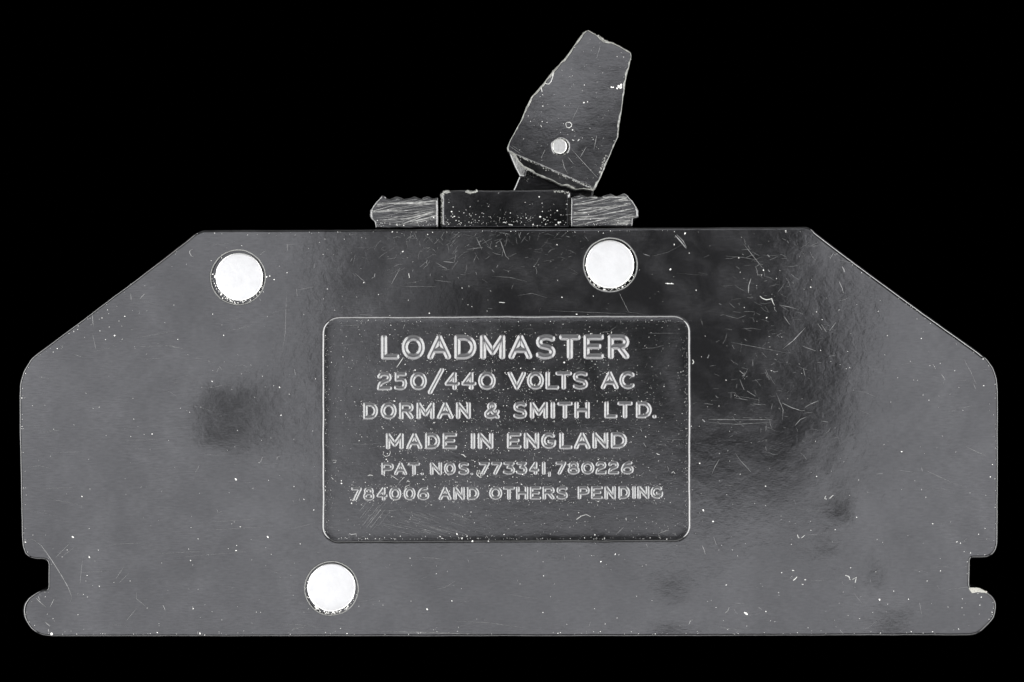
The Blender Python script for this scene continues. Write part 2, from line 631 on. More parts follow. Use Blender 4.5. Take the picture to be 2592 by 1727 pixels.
TEXT = [
    ("LOADMASTER", 15.5, 848, 911, 846, 909.6,
     [('L', 964.3, 1011), ('O', 1017, 1075.5), ('A', 1081.6, 1142), ('D', 1150, 1206), ('M', 1215, 1279),
      ('A', 1287, 1347.5), ('S', 1356, 1407), ('T', 1415.5, 1469.7), ('E', 1477, 1528.7), ('R', 1538.7, 1593)]),
    ("250/440 VOLTS AC", 11.5, 942, 989, 939, 986,
     [('2', 954, 992), ('5', 997, 1030.6), ('0', 1037.8, 1080.6), ('/', 1082.6, 1124.5), ('4', 1125.5, 1164),
      ('4', 1168, 1206), ('0', 1210, 1255), ('V', 1285, 1331.6), ('O', 1333.7, 1377), ('L', 1380.5, 1415.5),
      ('T', 1406, 1448), ('S', 1449.5, 1489), ('A', 1520.6, 1566), ('C', 1568.4, 1610)]),
    ("DORMAN & SMITH LTD.", 11.5, 1018.5, 1062.6, 1015.5, 1059.5,
     [('D', 919, 957), ('O', 963, 1004), ('R', 1010, 1047), ('M', 1054, 1100), ('A', 1106, 1148), ('N', 1154, 1192),
      ('&', 1225.5, 1265), ('S', 1298.7, 1334.8), ('M', 1341, 1387), ('I', 1393.6, 1405), ('T', 1410.6, 1449.5),
      ('H', 1453.7, 1493), ('L', 1529.5, 1563), ('T', 1562.7, 1602.4), ('D', 1609.4, 1650), ('.', 1651, 1662)]),
    ("MADE IN ENGLAND", 11.5, 1096, 1138.3, 1093.5, 1136.5,
     [('M', 976.5, 1022), ('A', 1028.6, 1069.4), ('D', 1076, 1114), ('E', 1120, 1157), ('I', 1191.4, 1203),
      ('N', 1209, 1249), ('E', 1283, 1320.5), ('N', 1325.6, 1365), ('G', 1370, 1408), ('L', 1415.5, 1448.4),
      ('A', 1452.7, 1494), ('N', 1499.4, 1539.8), ('D', 1546, 1587.5)]),
    ("PAT. NOS. 773341,780226", 9.5, 1170.5, 1203.8, 1167, 1201.5,
     [('P', 965, 997), ('A', 997.5, 1030.6), ('T', 1032.7, 1063), ('.', 1064.5, 1073), ('N', 1088, 1119), ('O', 1123.5, 1154),
      ('S', 1160, 1188), ('.', 1190.5, 1198), ('7', 1212, 1240), ('7', 1243, 1271), ('3', 1273, 1304), ('3', 1306, 1335),
      ('4', 1339, 1365), ('1', 1371, 1381.5), (',', 1385.5, 1396.5), ('7', 1406, 1433.5), ('8', 1436.7, 1467.5), ('0', 1470.7, 1504.7),
      ('2', 1507, 1535.5), ('2', 1538.7, 1567), ('6', 1571.6, 1604.5)]),
    ("784006 AND OTHERS PENDING", 9.5, 1233, 1268.5, 1229.5, 1263.5,
     [('7', 888.8, 916), ('8', 919, 948), ('4', 953, 981), ('0', 984.7, 1016), ('0', 1021.4, 1052), ('6', 1056, 1086.7),
      ('A', 1110, 1143), ('N', 1147, 1176.5), ('D', 1182, 1213), ('O', 1237.8, 1271.4), ('T', 1273, 1303.6),
      ('H', 1306, 1337.5), ('E', 1341, 1370), ('R', 1373, 1404), ('S', 1408, 1438), ('P', 1462, 1493), ('E', 1496, 1526),
      ('N', 1529.6, 1560), ('D', 1565, 1595), ('I', 1600, 1610), ('N', 1613, 1644), ('G', 1647, 1679)]),
]
cache = {}
TEXT_BOXES = []
for words, sw, ya0, ya1, yb0, yb1, chars in TEXT:
    line = bpy.data.objects.new("text_line", None)
    COL.objects.link(line)
    line.parent = breaker
    line['label'] = "raised moulded line reading " + words
    line.empty_display_size = .004
    xa, xb = chars[0][1], chars[-1][2]
    for ch, x0, x1 in chars:
        t = ((x0 + x1) / 2 - xa) / (xb - xa)
        y0 = ya0 + (yb0 - ya0) * t
        y1 = ya1 + (yb1 - ya1) * t
        if ch == '/':
            y0, y1 = 931, 999
        if ch == '.':
            y0 = y1 - (x1 - x0) + .6
            y1 += .6
        if ch == ',':
            y0, y1 = 1193.5, 1208
        s = sw
        if ch == '.':
            s = (x1 - x0) * .96
        if ch == ',':
            s = 7.0
        w, h = x1 - x0, y1 - y0
        key = (ch, round(w / 1.5), round(h / 1.5), s)
        if key not in cache:
            cache[key] = glyph_mesh(ch, w, h, s)
        nm = "digit" if ch in "0123456789" else ("letter" if ch.isalpha() else "mark")
        o = bpy.data.objects.new(nm, cache[key])
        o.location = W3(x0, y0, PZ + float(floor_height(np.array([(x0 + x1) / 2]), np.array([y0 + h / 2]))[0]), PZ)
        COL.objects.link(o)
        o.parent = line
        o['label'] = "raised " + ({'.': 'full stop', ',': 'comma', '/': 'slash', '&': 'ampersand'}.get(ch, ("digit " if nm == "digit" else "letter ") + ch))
    TEXT_BOXES.append((xa, xb, min(ya0, yb0), max(ya1, yb1)))

# ------------------------------------------------------------------ toggle end
# guards either side, cut with ridges on top
GL = [(937, 533), (952, 513), (967, 495), (972, 496), (978, 503), (987, 504.5), (996, 500), (1005, 497.5), (1014, 500), (1022, 504.5),
      (1035, 502), (1048, 497.5), (1058, 501), (1066, 504.5), (1073, 500), (1080, 496.5), (1088, 499), (1094, 503.5), (1108.6, 500),
      (1109, 576.5), (951, 577.5), (949, 562), (943, 557), (937, 551)]
GR = [(1446, 500), (1448, 500), (1456, 497), (1469, 492.5), (1478, 496), (1487, 499), (1496, 496), (1505, 494.5), (1514, 498), (1522, 499.5),
      (1534, 494), (1546, 490), (1554, 494), (1560, 497), (1570, 493), (1580, 488.5), (1591, 499), (1601, 510), (1616, 533), (1616, 551), (1602, 554),
      (1600.5, 573.5), (1446, 574.5)]


def end_bevel(lo=None, hi=None):
    def f(x, y):
        m = np.full_like(x, .45)
        if lo is not None:
            m = np.where(x < lo, 1.0, m)
        if hi is not None:
            m = np.where(x > hi, 1.0, m)
        return m
    return f


slab("ridged_guard", wobble(resample(GL, 3, .8), .35, 14, 31), -13, 420, [M_guard, M_worn], breaker, bevel=6, prof='chamfer',
     grid=9, bmul=end_bevel(940, 1106), sharp=40)
slab("ridged_guard", wobble(resample(GR, 3, .8), .35, 14, 32), -13, 420, [M_guard, M_worn], breaker, bevel=6, prof='chamfer',
     grid=9, bmul=end_bevel(None, 1612), sharp=40)
COLL = [(1114.5, 576.5), (1114.5, 486), (1118, 484.5), (1140, 483.5), (1165, 481.5), (1200, 482), (1260, 482.5), (1330, 481.5), (1400, 480.5), (1430, 482),
        (1437, 484.5), (1444.5, 485), (1444.5, 575.5)]
slab("toggle_collar", wobble(resample(COLL, 3, .8), .3, 16, 33), -22, 440, [M_collar, M_worn], breaker, bevel=8, prof='chamfer',
     grid=9, bmul=lambda x, y: np.where(x > 1441, 1.0, np.where(x < 1117, 1.15, .25)), sharp=40)

# toggle: neck, slanted shoulder and the lever with its pin
toggle = bpy.data.objects.new("toggle", None)
toggle.empty_display_size = .005
COL.objects.link(toggle)
toggle.parent = breaker
toggle.location = W3(1400, 480, -100)
toggle['label'] = "chipped tilted black toggle lever"


def tslab(*a, **k):
    o = slab(*a, **k)
    o.location = -toggle.location
    return o


NECK = [(1310, 425), (1317, 440), (1314, 449), (1308, 462), (1298, 486), (1296, 500), (1500, 500), (1502, 488), (1506, 470), (1500, 440), (1400, 400)]
tslab("neck", wobble(resample(NECK, 4, 1), .4, 12, 41), -110, 200, [M_collar, M_worn], toggle, bevel=3, prof='chamfer', grid=10, sharp=40)
SH = [(1285, 380), (1310, 396), (1335, 420), (1330, 448), (1314.5, 447), (1303, 425), (1294, 404)]
tslab("shoulder", resample(SH, 4, 1), -40, 90, [M_lever], toggle, bevel=3, grid=8, height=lambda x, y: (x - 1330) * .455)
F0, F1 = (1286, 381), (1503, 477)        # crease between the face and the lower facet
LEV = [(1489, 76.5), (1482, 79), (1474, 85.5), (1452, 117), (1433.6, 143.6), (1400, 179), (1385, 199), (1369, 218.6),
       (1344, 247), (1331.8, 272), (1315.7, 311), (1294, 350.7), (1283, 374), (1286, 382), (1298, 391), (1308, 402), (1314, 412),
       (1323, 422), (1345, 434), (1380, 449), (1398, 456), (1412, 464), (1425, 469), (1437, 471), (1452, 479), (1458, 480), (1478, 477.5), (1501, 483),
       (1506.8, 477.5), (1523, 443.6), (1544, 393.6), (1564, 347), (1567.5, 318.6), (1574.6, 268.6), (1585, 197), (1598.6, 143), (1596, 132),
       (1572, 119), (1548, 107), (1530, 103), (1520, 95), (1508.6, 88), (1498, 81)]


def lever_height(x, y):
    dx, dy = F1[0] - F0[0], F1[1] - F0[1]
    L = math.hypot(dx, dy)
    d = ((y - F0[1]) * dx - (x - F0[0]) * dy) / L
    h = -np.maximum(d, 0) * 1.0
    return h + .5 * np.sin(x / 60) * np.sin(y / 80)


lv = wobble(resample(LEV, 2.5, .9), .25, 12, 51)
crease = [(F0[0] + (F1[0] - F0[0]) * t + 2, F0[1] + (F1[1] - F0[1]) * t - 1) for t in np.linspace(.04, .97, 40)]
pin_hole = wobble(disc_loop(1419, 372, 21.5, 48), .5, 8, 61)
lever = tslab("lever", lv, -8, 230, [M_lever, M_worn], toggle, bevel=3.6, prof='chamfer', grid=7, height=lever_height, holes=[pin_hole],
              hole_depth=14, hole_bevel=3, hole_prof='chamfer', bevel_mat=1, lines=[crease], sharp=22,
              bmul=lambda x, y: .45 + .9 * np.clip(np.sin(x / 11.0 + np.sin(y / 7.0)) * np.sin(y / 13.0) + .35, 0, 1))
tslab("pivot_pin", wobble(disc_loop(1416.5, 371, 19.5, 40, 19.5), .4, 8, 62), -9, 14, [M_pin], toggle, bevel=3, grid=6,
      height=lambda x, y: .5 * np.sin(x / 4) * np.sin(y / 5))
tslab("pin_hole", disc_loop(1419, 372, 21.8, 40), -21, 4, [M_worn], toggle, bevel=.4, grid=14)


# ------------------------------------------------------------------ marks and dust
def surf_z(x, y):
    """height of whatever face lies at (x, y)"""
    if 824 < x < 1740 and 810 < y < 1368:
        return PZ + float(floor_height(np.array([x]), np.array([y]))[0]), PZ
    if y > 580:
        return float(body_height(np.array([x]), np.array([y]))[0]), 0
    if 1114 < x < 1444 and y > 482:
        return -22.0, -22
    if y > 488 and (x < 1112 or x > 1446):
        return -13.0, -13
    return -8 + float(lever_height(np.array([x]), np.array([y]))[0]), -8


lev_poly = np.array(LEV)
body_poly = np.array(BODY, float)
gl, gr, cl_ = np.array(GL), np.array(GR), np.array(COLL)


def ok(x, y, m=4):
    p = np.array([[x, y]])
    if y > 584:
        if not (inside(p, body_poly)[0] and inside(p + [[m, 0]], body_poly)[0] and inside(p - [[m, 0]], body_poly)[0]
                and inside(p + [[0, m]], body_poly)[0]):
            return False
        for hx, hy, hr, rx, ry, rr in RIV:
            if math.hypot(x - hx, y - hy) < hr + 6:
                return False
        e = float(edge_dist(np.array([x]), np.array([y]))[0])
        return not (-7 < e < 1)
    for q in (gl, gr, cl_, lev_poly):
        if inside(p, q)[0] and inside(p + [[m, 0]], q)[0] and inside(p - [[m, 0]], q)[0] and inside(p + [[0, m]], q)[0] and inside(p - [[0, m]], q)[0]:
            if q is lev_poly and (math.hypot(x - 1419, y - 372) < 28):
                return False
            return True
    return False


class Ribbons:
    def __init__(self):
        self.v, self.f = [], []

    def add(self, pts, w, taper=True, lift=.35):
        p = []
        for a, b in zip(pts[:-1], pts[1:]):
            n = max(1, int(math.hypot(b[0] - a[0], b[1] - a[1]) / 7))
            for i in range(n):
                p.append((a[0] + (b[0] - a[0]) * i / n, a[1] + (b[1] - a[1]) * i / n))
        p.append(pts[-1])
        n = len(p)
        run = []
        for i, (x, y) in enumerate(p):
            if not ok(x, y, 2):
                self.flush(run, w, n, taper)
                run = []
                continue
            run.append((i, x, y))
        self.flush(run, w, n, taper, lift)

    def flush(self, run, w, n, taper, lift=.35):
        if len(run) < 2:
            return
        i0 = len(self.v)
        for k, (i, x, y) in enumerate(run):
            a = run[max(k - 1, 0)]
            b = run[min(k + 1, len(run) - 1)]
            dx, dy = b[1] - a[1], b[2] - a[2]
            L = math.hypot(dx, dy) + 1e-9
            ww = w / 2 * (.35 + .65 * math.sin(math.pi * (i + .5) / n) if taper else 1) * random.uniform(.7, 1.3)
            z, zb = surf_z(x, y)
            for s in (-1, 0, 1):
                self.v.append(W3(x - dy / L * ww * s, y + dx / L * ww * s, z + lift + (w * .3 if s == 0 else 0), zb))
        for k in range(len(run) - 1):
            a = i0 + 3 * k
            self.f += [(a, a + 1, a + 4, a + 3), (a + 1, a + 2, a + 5, a + 4)]

    def build(self, name, mat, parent):
        return link_mesh(name, self.v, self.f, [mat], parent, smooth=False)


def Z(ox, oy, k, pts):
    return [(ox + a / k, oy + b / k) for a, b in pts]


RT = lambda *p: Z(1700, 560, 2.639, p)
RB = lambda *p: Z(1700, 1100, 2.639, p)
LT = lambda *p: Z(20, 560, 2.8, p)
LB = lambda *p: Z(20, 1100, 2.8, p)
PN = lambda *p: Z(1270, 1080, 4.708, p)
PL = lambda *p: Z(800, 1080, 4.9, p)
TM = lambda *p: Z(800, 560, 1.811, p)
LV = lambda *p: Z(880, 40, 2.8, p)

sc = Ribbons()
for pts, w in [
    (RT((245, 1325), (470, 1325)), 2.2), (RT((470, 1327), (670, 1325)), 1.5), (RT((740, 855), (810, 800), (895, 710)), 2.4),
    (RT((740, 1215), (800, 1245), (870, 1268), (890, 1262)), 2.2), (RT((890, 1245), (920, 1225), (980, 1200)), 2.2),
    (RT((250, 1345), (430, 1357), (650, 1345)), 1.1), (RT((400, 810), (760, 878)), 1.0), (RT((875, 835), (965, 868)), 1.4),
    (RT((720, 560), (780, 572), (850, 590)), 1.6), (RT((750, 635), (790, 692)), 1.4), (RT((480, 150), (530, 215), (605, 310)), 1.2),
    (RT((25, 95), (60, 135), (98, 182)), 4.0), (RT((35, 90), (75, 130), (100, 175)), 2.5), (RT((700, 1150), (745, 1260), (740, 1328)), 1.2),
    (RT((530, 385), (515, 430), (513, 480)), 2.6), (RT((1120, 405), (1140, 450), (1147, 480)), 2.4),
    (RT((1140, 305), (1150, 322), (1155, 340)), 4.0), (RT((1000, 690), (1030, 735), (1036, 737)), 1.9), (RT((1058, 728), (1098, 677)), 1.4),
    (RT((1805, 1025), (1825, 1058)), 1.8), (RT((2015, 1085), (2030, 1120)), 1.6), (RT((825, 1365), (860, 1325), (900, 1308)), 1.8),
    (RT((1080, 213), (1060, 250)), 1.0), (RT((1745, 955), (1765, 990)), 1.0), (RT((205, 1325), (222, 1340)), 5),
    (RT((640, 225), (655, 240)), 3), (RT((645, 325), (655, 338)), 4), (RT((670, 995), (685, 1008), (710, 1003)), 1.6),
    (RT((250, 893), (240, 915)), 2.0), (RT((455, 1000), (490, 1030)), 1.4), (RT((470, 1035), (490, 1028)), 2.4),
    (RT((880, 980), (890, 1030)), 1.5), (RT((505, 1135), (560, 1170)), 1.2), (RT((420, 1180), (510, 1195)), 1.2),
    (RT((220, 1218), (275, 1225)), 1.2), (RT((545, 1220), (605, 1228)), 1.2), (RT((360, 630), (440, 650), (495, 630)), .9),
    (RT((1950, 920), (2000, 1010), (2035, 1090)), .7), (RT((1000, 1335), (1045, 1342)), 1.2),
    (RB((1710, 245), (1880, 325)), 1.3), (RB((1965, 80), (2100, 145)), 1.3), (RB((425, 125), (460, 175), (530, 250)), 1.1),
    (RB((320, 165), (290, 215), (270, 262)), 1.1), (RB((280, 685), (300, 738)), 1.1), (RB((355, 338), (415, 342)), .9),
    (RB((205, 745), (215, 765), (225, 798)), 1.9), (RB((385, 1155), (375, 1178), (355, 1195)), 2.4), (RB((1365, 265), (1410, 260)), 1.2),
    (RB((425, 1130), (490, 1128)), .9), (RB((580, 1155), (600, 1168)), 1.2), (RB((1210, 1050), (1280, 1140)), .8),
    (RB((115, 1270), (125, 1245), (145, 1235)), 1.8), (RB((1125, 1305), (1145, 1330)), 1.4), (RB((1655, 1120), (1670, 1200)), .7),
    (LT((598, 660), (605, 745)), 1.6), (LT((600, 800), (625, 915)), .9), (LT((870, 515), (875, 570)), 1.6), (LT((970, 515), (935, 552)), 2.1),
    (LT((1310, 197), (1290, 210), (1288, 225), (1300, 245), (1318, 256)), 2.4), (LT((2045, 490), (2110, 476), (2170, 465)), 1.3), (LT((1785, 240), (1825, 210)), 1.2),
    (LT((2045, 480), (2050, 530)), .8), (LT((1975, 500), (1965, 800), (1940, 950)), .7), (LT((1118, 880), (1250, 905)), 1.4),
    (LT((900, 830), (1180, 780)), .7), (LT((920, 890), (1200, 880)), .7), (LT((470, 945), (520, 960)), 1.2), (LT((1480, 1070), (1500, 1030), (1520, 1055)), 1.6),
    (LT((870, 770), (888, 768)), 1.8), (LT((2030, 1050), (2038, 1090)), 1.2), (LT((1980, 165), (1982, 210)), 1.2), (LT((1975, 168), (2035, 165)), .9),
    (LT((375, 880), (388, 890), (378, 905)), 1.6), (LT((865, 455), (873, 447)), 5),
    (LB((110, 765), (135, 748), (180, 745), (235, 785), (310, 890), (380, 1000), (430, 1090), (452, 1150), (445, 1185)), 2.2),
    (LB((340, 870), (440, 770)), .8), (LB((380, 870), (470, 800)), .8), (LB((300, 1220), (325, 1170), (338, 1172)), 1.6),
    (LB((1355, 220), (1345, 245), (1330, 268)), 1.4), (LB((1807, 160), (1785, 205)), 1.3), (LB((1985, 1405), (2035, 1375), (2112, 1365)), 1.8),
    (LB((530, 870), (510, 1065)), .8), (LB((912, 1120), (912, 1165), (985, 1225)), 1.1), (LB((915, 1230), (840, 1320)), .9),
    (LB((1100, 1210), (1115, 1245)), 2.2), (LB((1480, 530), (1490, 555), (1515, 545)), 1.6), (LB((1905, 180), (1910, 160), (1925, 155)), 1.6),
    (LB((760, 1030), (820, 940)), .7), (LB((790, 1050), (860, 980)), .7), (LB((500, 980), (740, 965)), .7), (LB((1390, 625), (1860, 590)), .6),
    (LB((1390, 680), (1880, 650)), .6), (LB((1060, 845), (1440, 825)), .7), (LB((1210, 870), (1700, 830)), .6), (LB((720, 780), (1010, 765)), .7),
    (LB((230, 385), (500, 375)), .6), (LB((300, 130), (560, 120)), .6), (LB((820, 45), (1070, 35)), .7), (LB((200, 1160), (235, 1195), (270, 1225)), 3),
    (LB((265, 1330), (300, 1360)), 4), (LB((215, 1150), (225, 1170)), 3),
    ([(958, 1598), (1080, 1601), (1222, 1606)], 1.6), ([(970, 1602), (1180, 1604)], 1.0), ([(1150, 1572), (1240, 1577), (1330, 1590)], 1.0),
    (TM((845, 90), (870, 160), (885, 175)), 1.6), (TM((735, 75), (760, 130)), 1.3), (TM((690, 130), (765, 120)), 1.0), (TM((180, 240), (230, 285)), 1.2),
    (TM((255, 262), (268, 255), (270, 240)), 1.8), (TM((345, 290), (385, 215)), 1.0), (TM((585, 185), (630, 190)), 2.2), (TM((550, 190), (600, 220)), 1.4),
    (TM((540, 270), (620, 280)), .9), (TM((390, 300), (550, 300)), .8), (TM((1500, 150), (1530, 160)), 1.8), (TM((1300, 90), (1400, 75)), .8),
    (TM((1390, 330), (1440, 430)), .8), (TM((2300, 470), (2320, 500)), 1.5), (TM((1060, 410), (1420, 425)), .7),
    (PN((1360, 1290), (1455, 1195)), 1.2), (PN((1655, 30), (1670, 60)), 1.3), (PN((1690, 195), (1720, 245)), 1.3), (PN((1700, 1360), (1740, 1440)), 1.0),
    (PN((1860, 1290), (1900, 1262), (1985, 1235)), 4), (PN((1865, 1300), (1890, 1308)), 3), (PN((1830, 205), (1975, 230)), 1.0),
    (PL((480, 1415), (600, 1425), (790, 1440)), 2.0), (PL((700, 1420), (900, 1398)), 1.4), (PL((970, 1405), (1000, 1400)), 4), (PL((1010, 730), (1050, 670), (1100, 630)), 1.4),
    (LV((1150, 962), (1300, 1025), (1450, 1090), (1620, 1165), (1742, 1212)), 2.6), (LV((1590, 950), (1680, 1050), (1770, 1148)), 1.5), (LV((1520, 985), (1522, 1020), (1535, 1075), (1560, 1120)), 1.5), (LV((1640, 640), (1590, 740)), .9),  # first ribbon paints the bright line along the lever's crease
    (LV((1765, 850), (1745, 950)), 1.2), (LV((1690, 930), (1650, 1000)), 1.2), (LV((1400, 950), (1370, 1010)), 1.0), (LV((1560, 1000), (1600, 1050)), 1.0),
    (LV((1790, 215), (1765, 300)), .8), (LV((1150, 925), (1220, 975)), .9), (LV((1165, 920), (1240, 970)), .7), (LV((1600, 480), (1605, 505)), 1.2),
    (LV((1580, 430), (1585, 437)), 3),
]:
    sc.add(pts, w * .75)
# scuffs spread thinly, denser on the rubbed area right of the panel
for _ in range(110):                                       # tiny scuffs put in as a pale haze to lighten the face under the collar
    x, y = random.gauss(1240, 130), 588 + random.expovariate(1 / 32)
    a = random.gauss(-.3, .7)
    L = random.uniform(4, 26)
    sc.add([(x, y), (x + L * math.cos(a), y + L * math.sin(a))], random.uniform(.12, .42))
for _ in range(460):
    r = random.random()
    if r < .36:
        x, y = random.gauss(1930, 80), random.uniform(600, 1150)
        a = random.choice((random.gauss(-.1, .25), random.gauss(.9, .5)))
        L = random.uniform(5, 30)
    elif r < .55:
        x, y = random.uniform(880, 1450), random.uniform(588, 700)
        a = random.gauss(-.4, .6)
        L = random.uniform(5, 30)
    elif r < .8:
        x, y = random.uniform(60, 2500), random.uniform(600, 1605)
        a = random.gauss(-.05, .12)
        L = random.uniform(15, 90)
    else:
        x, y = random.uniform(60, 2500), random.uniform(600, 1605)
        a = random.uniform(0, 3.1)
        L = random.uniform(4, 16)
    c = random.gauss(0, .12)
    sc.add([(x, y), (x + L * .5 * math.cos(a), y + L * .5 * math.sin(a)), (x + L * math.cos(a + c), y + L * math.sin(a + c))],
           random.uniform(.2, .62) if L > 12 else random.uniform(.3, .85))
# long file marks on the two guards
fm = Ribbons()
for k in range(115):
    left = random.random() < .5
    x0, x1 = (940, 1106) if left else (1450, 1612)
    x = random.uniform(x0 - 20, x1 - 20)
    y = random.uniform(500, 572)
    L = random.uniform(30, 150)
    a = -random.gauss(.18, .08) if random.random() < .75 else -random.gauss(.02, .05)
    L = min(L, x1 - x)
    if L > 12:
        fm.add([(x, y), (x + L * .5 * math.cos(a), y + L * .5 * math.sin(a)), (x + L * math.cos(a), y + L * math.sin(a) - 1)],
               random.choice((.5, .8, 1.0, 1.6, 2.6)))
# swirl of light rubbing low in the panel
for k in range(70):
    cx, cy = random.uniform(905, 1150), random.uniform(1290, 1345)
    a = .9 if cx < 960 else .25 + (cx - 960) / 1000
    a = -a if cx < 960 else a * .8
    L = random.uniform(15, 70)
    sc.add([(cx, cy), (cx + L * math.cos(a), cy + L * math.sin(a))], random.uniform(.25, .6))
o = sc.build("scratches", M_scr, breaker)
o['kind'] = 'stuff'
o['label'] = "fine pale scratches and scuffs across the black surface"

o = fm.build("file_marks", M_file, breaker)
o['kind'] = 'stuff'
o['label'] = "bright slanting file marks on the two ridged guards"

# fibres lying on it
fb = Ribbons()
for pts, w in [
    (RT((590, 500), (605, 515), (630, 525), (655, 522), (668, 517), (675, 540), (687, 562)), 1.9), (RT((125, 925), (140, 925), (148, 942), (140, 955), (128, 962)), 2.0),
    (RB((118, 270), (130, 272), (133, 290), (125, 300)), 1.6), (RB((1030, 410), (1022, 428), (1035, 432)), 1.6), (RB((1055, 427), (1080, 405)), 1.5),
    (RB((840, 670), (848, 692)), 1.4), (RB((868, 692), (890, 672)), 1.4), (RB((1160, 940), (1185, 950), (1192, 972)), 1.8), (RB((1205, 970), (1235, 953), (1225, 990)), 1.4),
    (RB((838, 950), (825, 965), (812, 975)), 2.6), (RB((805, 908), (818, 909)), 2.8), (RB((888, 970), (898, 971)), 2.6), (RB((870, 1000), (880, 1002)), 2.4),
    (PN((2025, 555), (2045, 535), (2065, 560)), 1.1), (PN((890, 1108), (950, 1065), (1010, 1048), (1060, 1075)), 1.4), (PN((1845, 318), (1860, 330), (1882, 335)), 1.3),
    (PN((1480, 1090), (1485, 1118)), 1.1), (PL((1995, 620), (2030, 540), (2000, 545), (1990, 590), (2040, 635), (2045, 620), (2028, 540)), 1.2),
    (PL((1800, 345), (1830, 352), (1855, 380)), 1.5), (PL((840, 310), (830, 345), (860, 372), (905, 360), (922, 320), (915, 300)), 1.1),
    (PL((1125, 690), (1135, 672), (1160, 685)), 1.1), (PL((1100, 775), (1110, 745), (1165, 722)), 1.2), (PL((640, 610), (670, 600), (705, 608)), 1.2),
    (PL((195, 415), (250, 420), (240, 445), (215, 448)), .8), (PL((190, 630), (215, 655)), 1.0), (PL((1070, 655), (1075, 640), (1095, 632)), 1.0),
    (PL((410, 1330), (440, 1340), (500, 1330), (495, 1350)), 1.2), (PL((940, 610), (1020, 665)), .8),
    (LV((1545, 765), (1555, 755), (1575, 755), (1588, 770), (1585, 785), (1570, 795), (1552, 790), (1545, 765)), 2.2), (LV((1590, 808), (1598, 812)), 3),
    (LV((1590, 880), (1605, 885)), 2.2), (LV((1630, 888), (1642, 876)), 1.8), (LV((1372, 510), (1378, 540)), 1.8), (LV((1368, 775), (1375, 790)), 1.5),
    (LV((1440, 470), (1452, 440), (1458, 400)), 2.0), (LV((1400, 480), (1425, 485), (1445, 465)), 2.0),
    (LV((880, 1275 + 140), (865, 1415), (878, 1425)), .9), (LV((1100, 1465), (1125, 1468), (1110, 1462)), 1.8), (LV((1140, 1478), (1170, 1485)), 2.0),
    (LV((1128, 1500), (1150, 1498)), 1.6), (LV((1385, 1438), (1405, 1446)), 1.6),
    (TM((425, 240), (428, 260)), 1.6), (TM((840, 372), (865, 374)), 1.5), (TM((1600, 285), (1640, 288)), 2.0), (TM((370, 670), (400, 625)), 1.4),
]:
    fb.add(pts, w, lift=.8)
o = fb.build("fibres", M_fib, None)
thing(o, "pale lint fibres lying scattered on the black breaker", "lint", kind='stuff')

# dust grains
vv, ff = [], []


def grain(x, y, r, el=1.0, chk=True, at=None):
    if chk and not ok(x, y, 3):
        return
    z, zb = surf_z(x, y)
    if at is not None:
        z, zb = at, 0
    i0 = len(vv)
    a0 = random.uniform(0, 6.28)
    n = 6
    ca, sa = math.cos(a0), math.sin(a0)
    for lv_, (rr, hh) in enumerate(((.8, -.2), (1.0, .35), (.55, .9))):
        for i in range(n):
            t = 2 * math.pi * i / n
            q = rr * r * random.uniform(.75, 1.2)
            u, w = q * math.cos(t) * el, q * math.sin(t)
            vv.append(W3(x + u * ca - w * sa, y + u * sa + w * ca, z + r * hh, zb))
    vv.append(W3(x, y, z + r * 1.05, zb))
    for l in (0, 1):
        for i in range(n):
            j = (i + 1) % n
            ff.append((i0 + l * n + i, i0 + l * n + n + i, i0 + l * n + n + j, i0 + l * n + j))
    for i in range(n):
        ff.append((i0 + 2 * n + i, i0 + 3 * n, i0 + 2 * n + (i + 1) % n))


def gr_size(k=1.0):
    return k * (.38 + min(random.expovariate(1 / .30), 1.9))


for _ in range(750):                                       # all over the face
    grain(random.uniform(50, 2525), random.uniform(590, 1608), gr_size(.9), random.choice((1, 1, 1.8)))
for _ in range(1500):                                      # in the panel
    grain(random.uniform(826, 1738), random.uniform(812, 1366), gr_size(.55))
for xa, xb, y0, y1 in TEXT_BOXES:                          # gathered round the letters
    for _ in range(int((xb - xa) * .5)):
        grain(random.uniform(xa - 8, xb + 8), random.choice((y0, y1, random.uniform(y0, y1))) + random.gauss(0, 5), gr_size(.7))
for _ in range(520):                                       # along the panel's edge
    s = random.random()
    e = 2.5 + random.expovariate(1 / 4.0)
    if s < .3:
        grain(820 + e, random.uniform(840, 1350), gr_size(.6))
    elif s < .65:
        grain(1742 - e, random.uniform(840, 1350), gr_size(.65))
    elif s < .8:
        grain(random.uniform(850, 1715), 808 + e, gr_size(.65))
    else:
        grain(random.uniform(850, 1715), 1368 - e, gr_size(.9), 1.6)
for _ in range(190):                                       # collar, mostly low
    grain(random.uniform(1124, 1436), 574 - min(random.expovariate(1 / 22.0), 85), gr_size(1.0))
for _ in range(120):                                       # guards
    grain(random.choice((random.uniform(952, 1102), random.uniform(1452, 1598))), 573 - random.expovariate(1 / 9.0), gr_size(.9))
for _ in range(170):
    grain(random.uniform(1300, 1590), random.uniform(95, 470), gr_size(.7))
for _ in range(260):                                       # edges of the case
    i = random.randrange(len(outline))
    p = outline[i] - normals2(outline)[i] * (6 + random.expovariate(1 / 3.0))
    grain(p[0], p[1], gr_size(.75), 1.5)
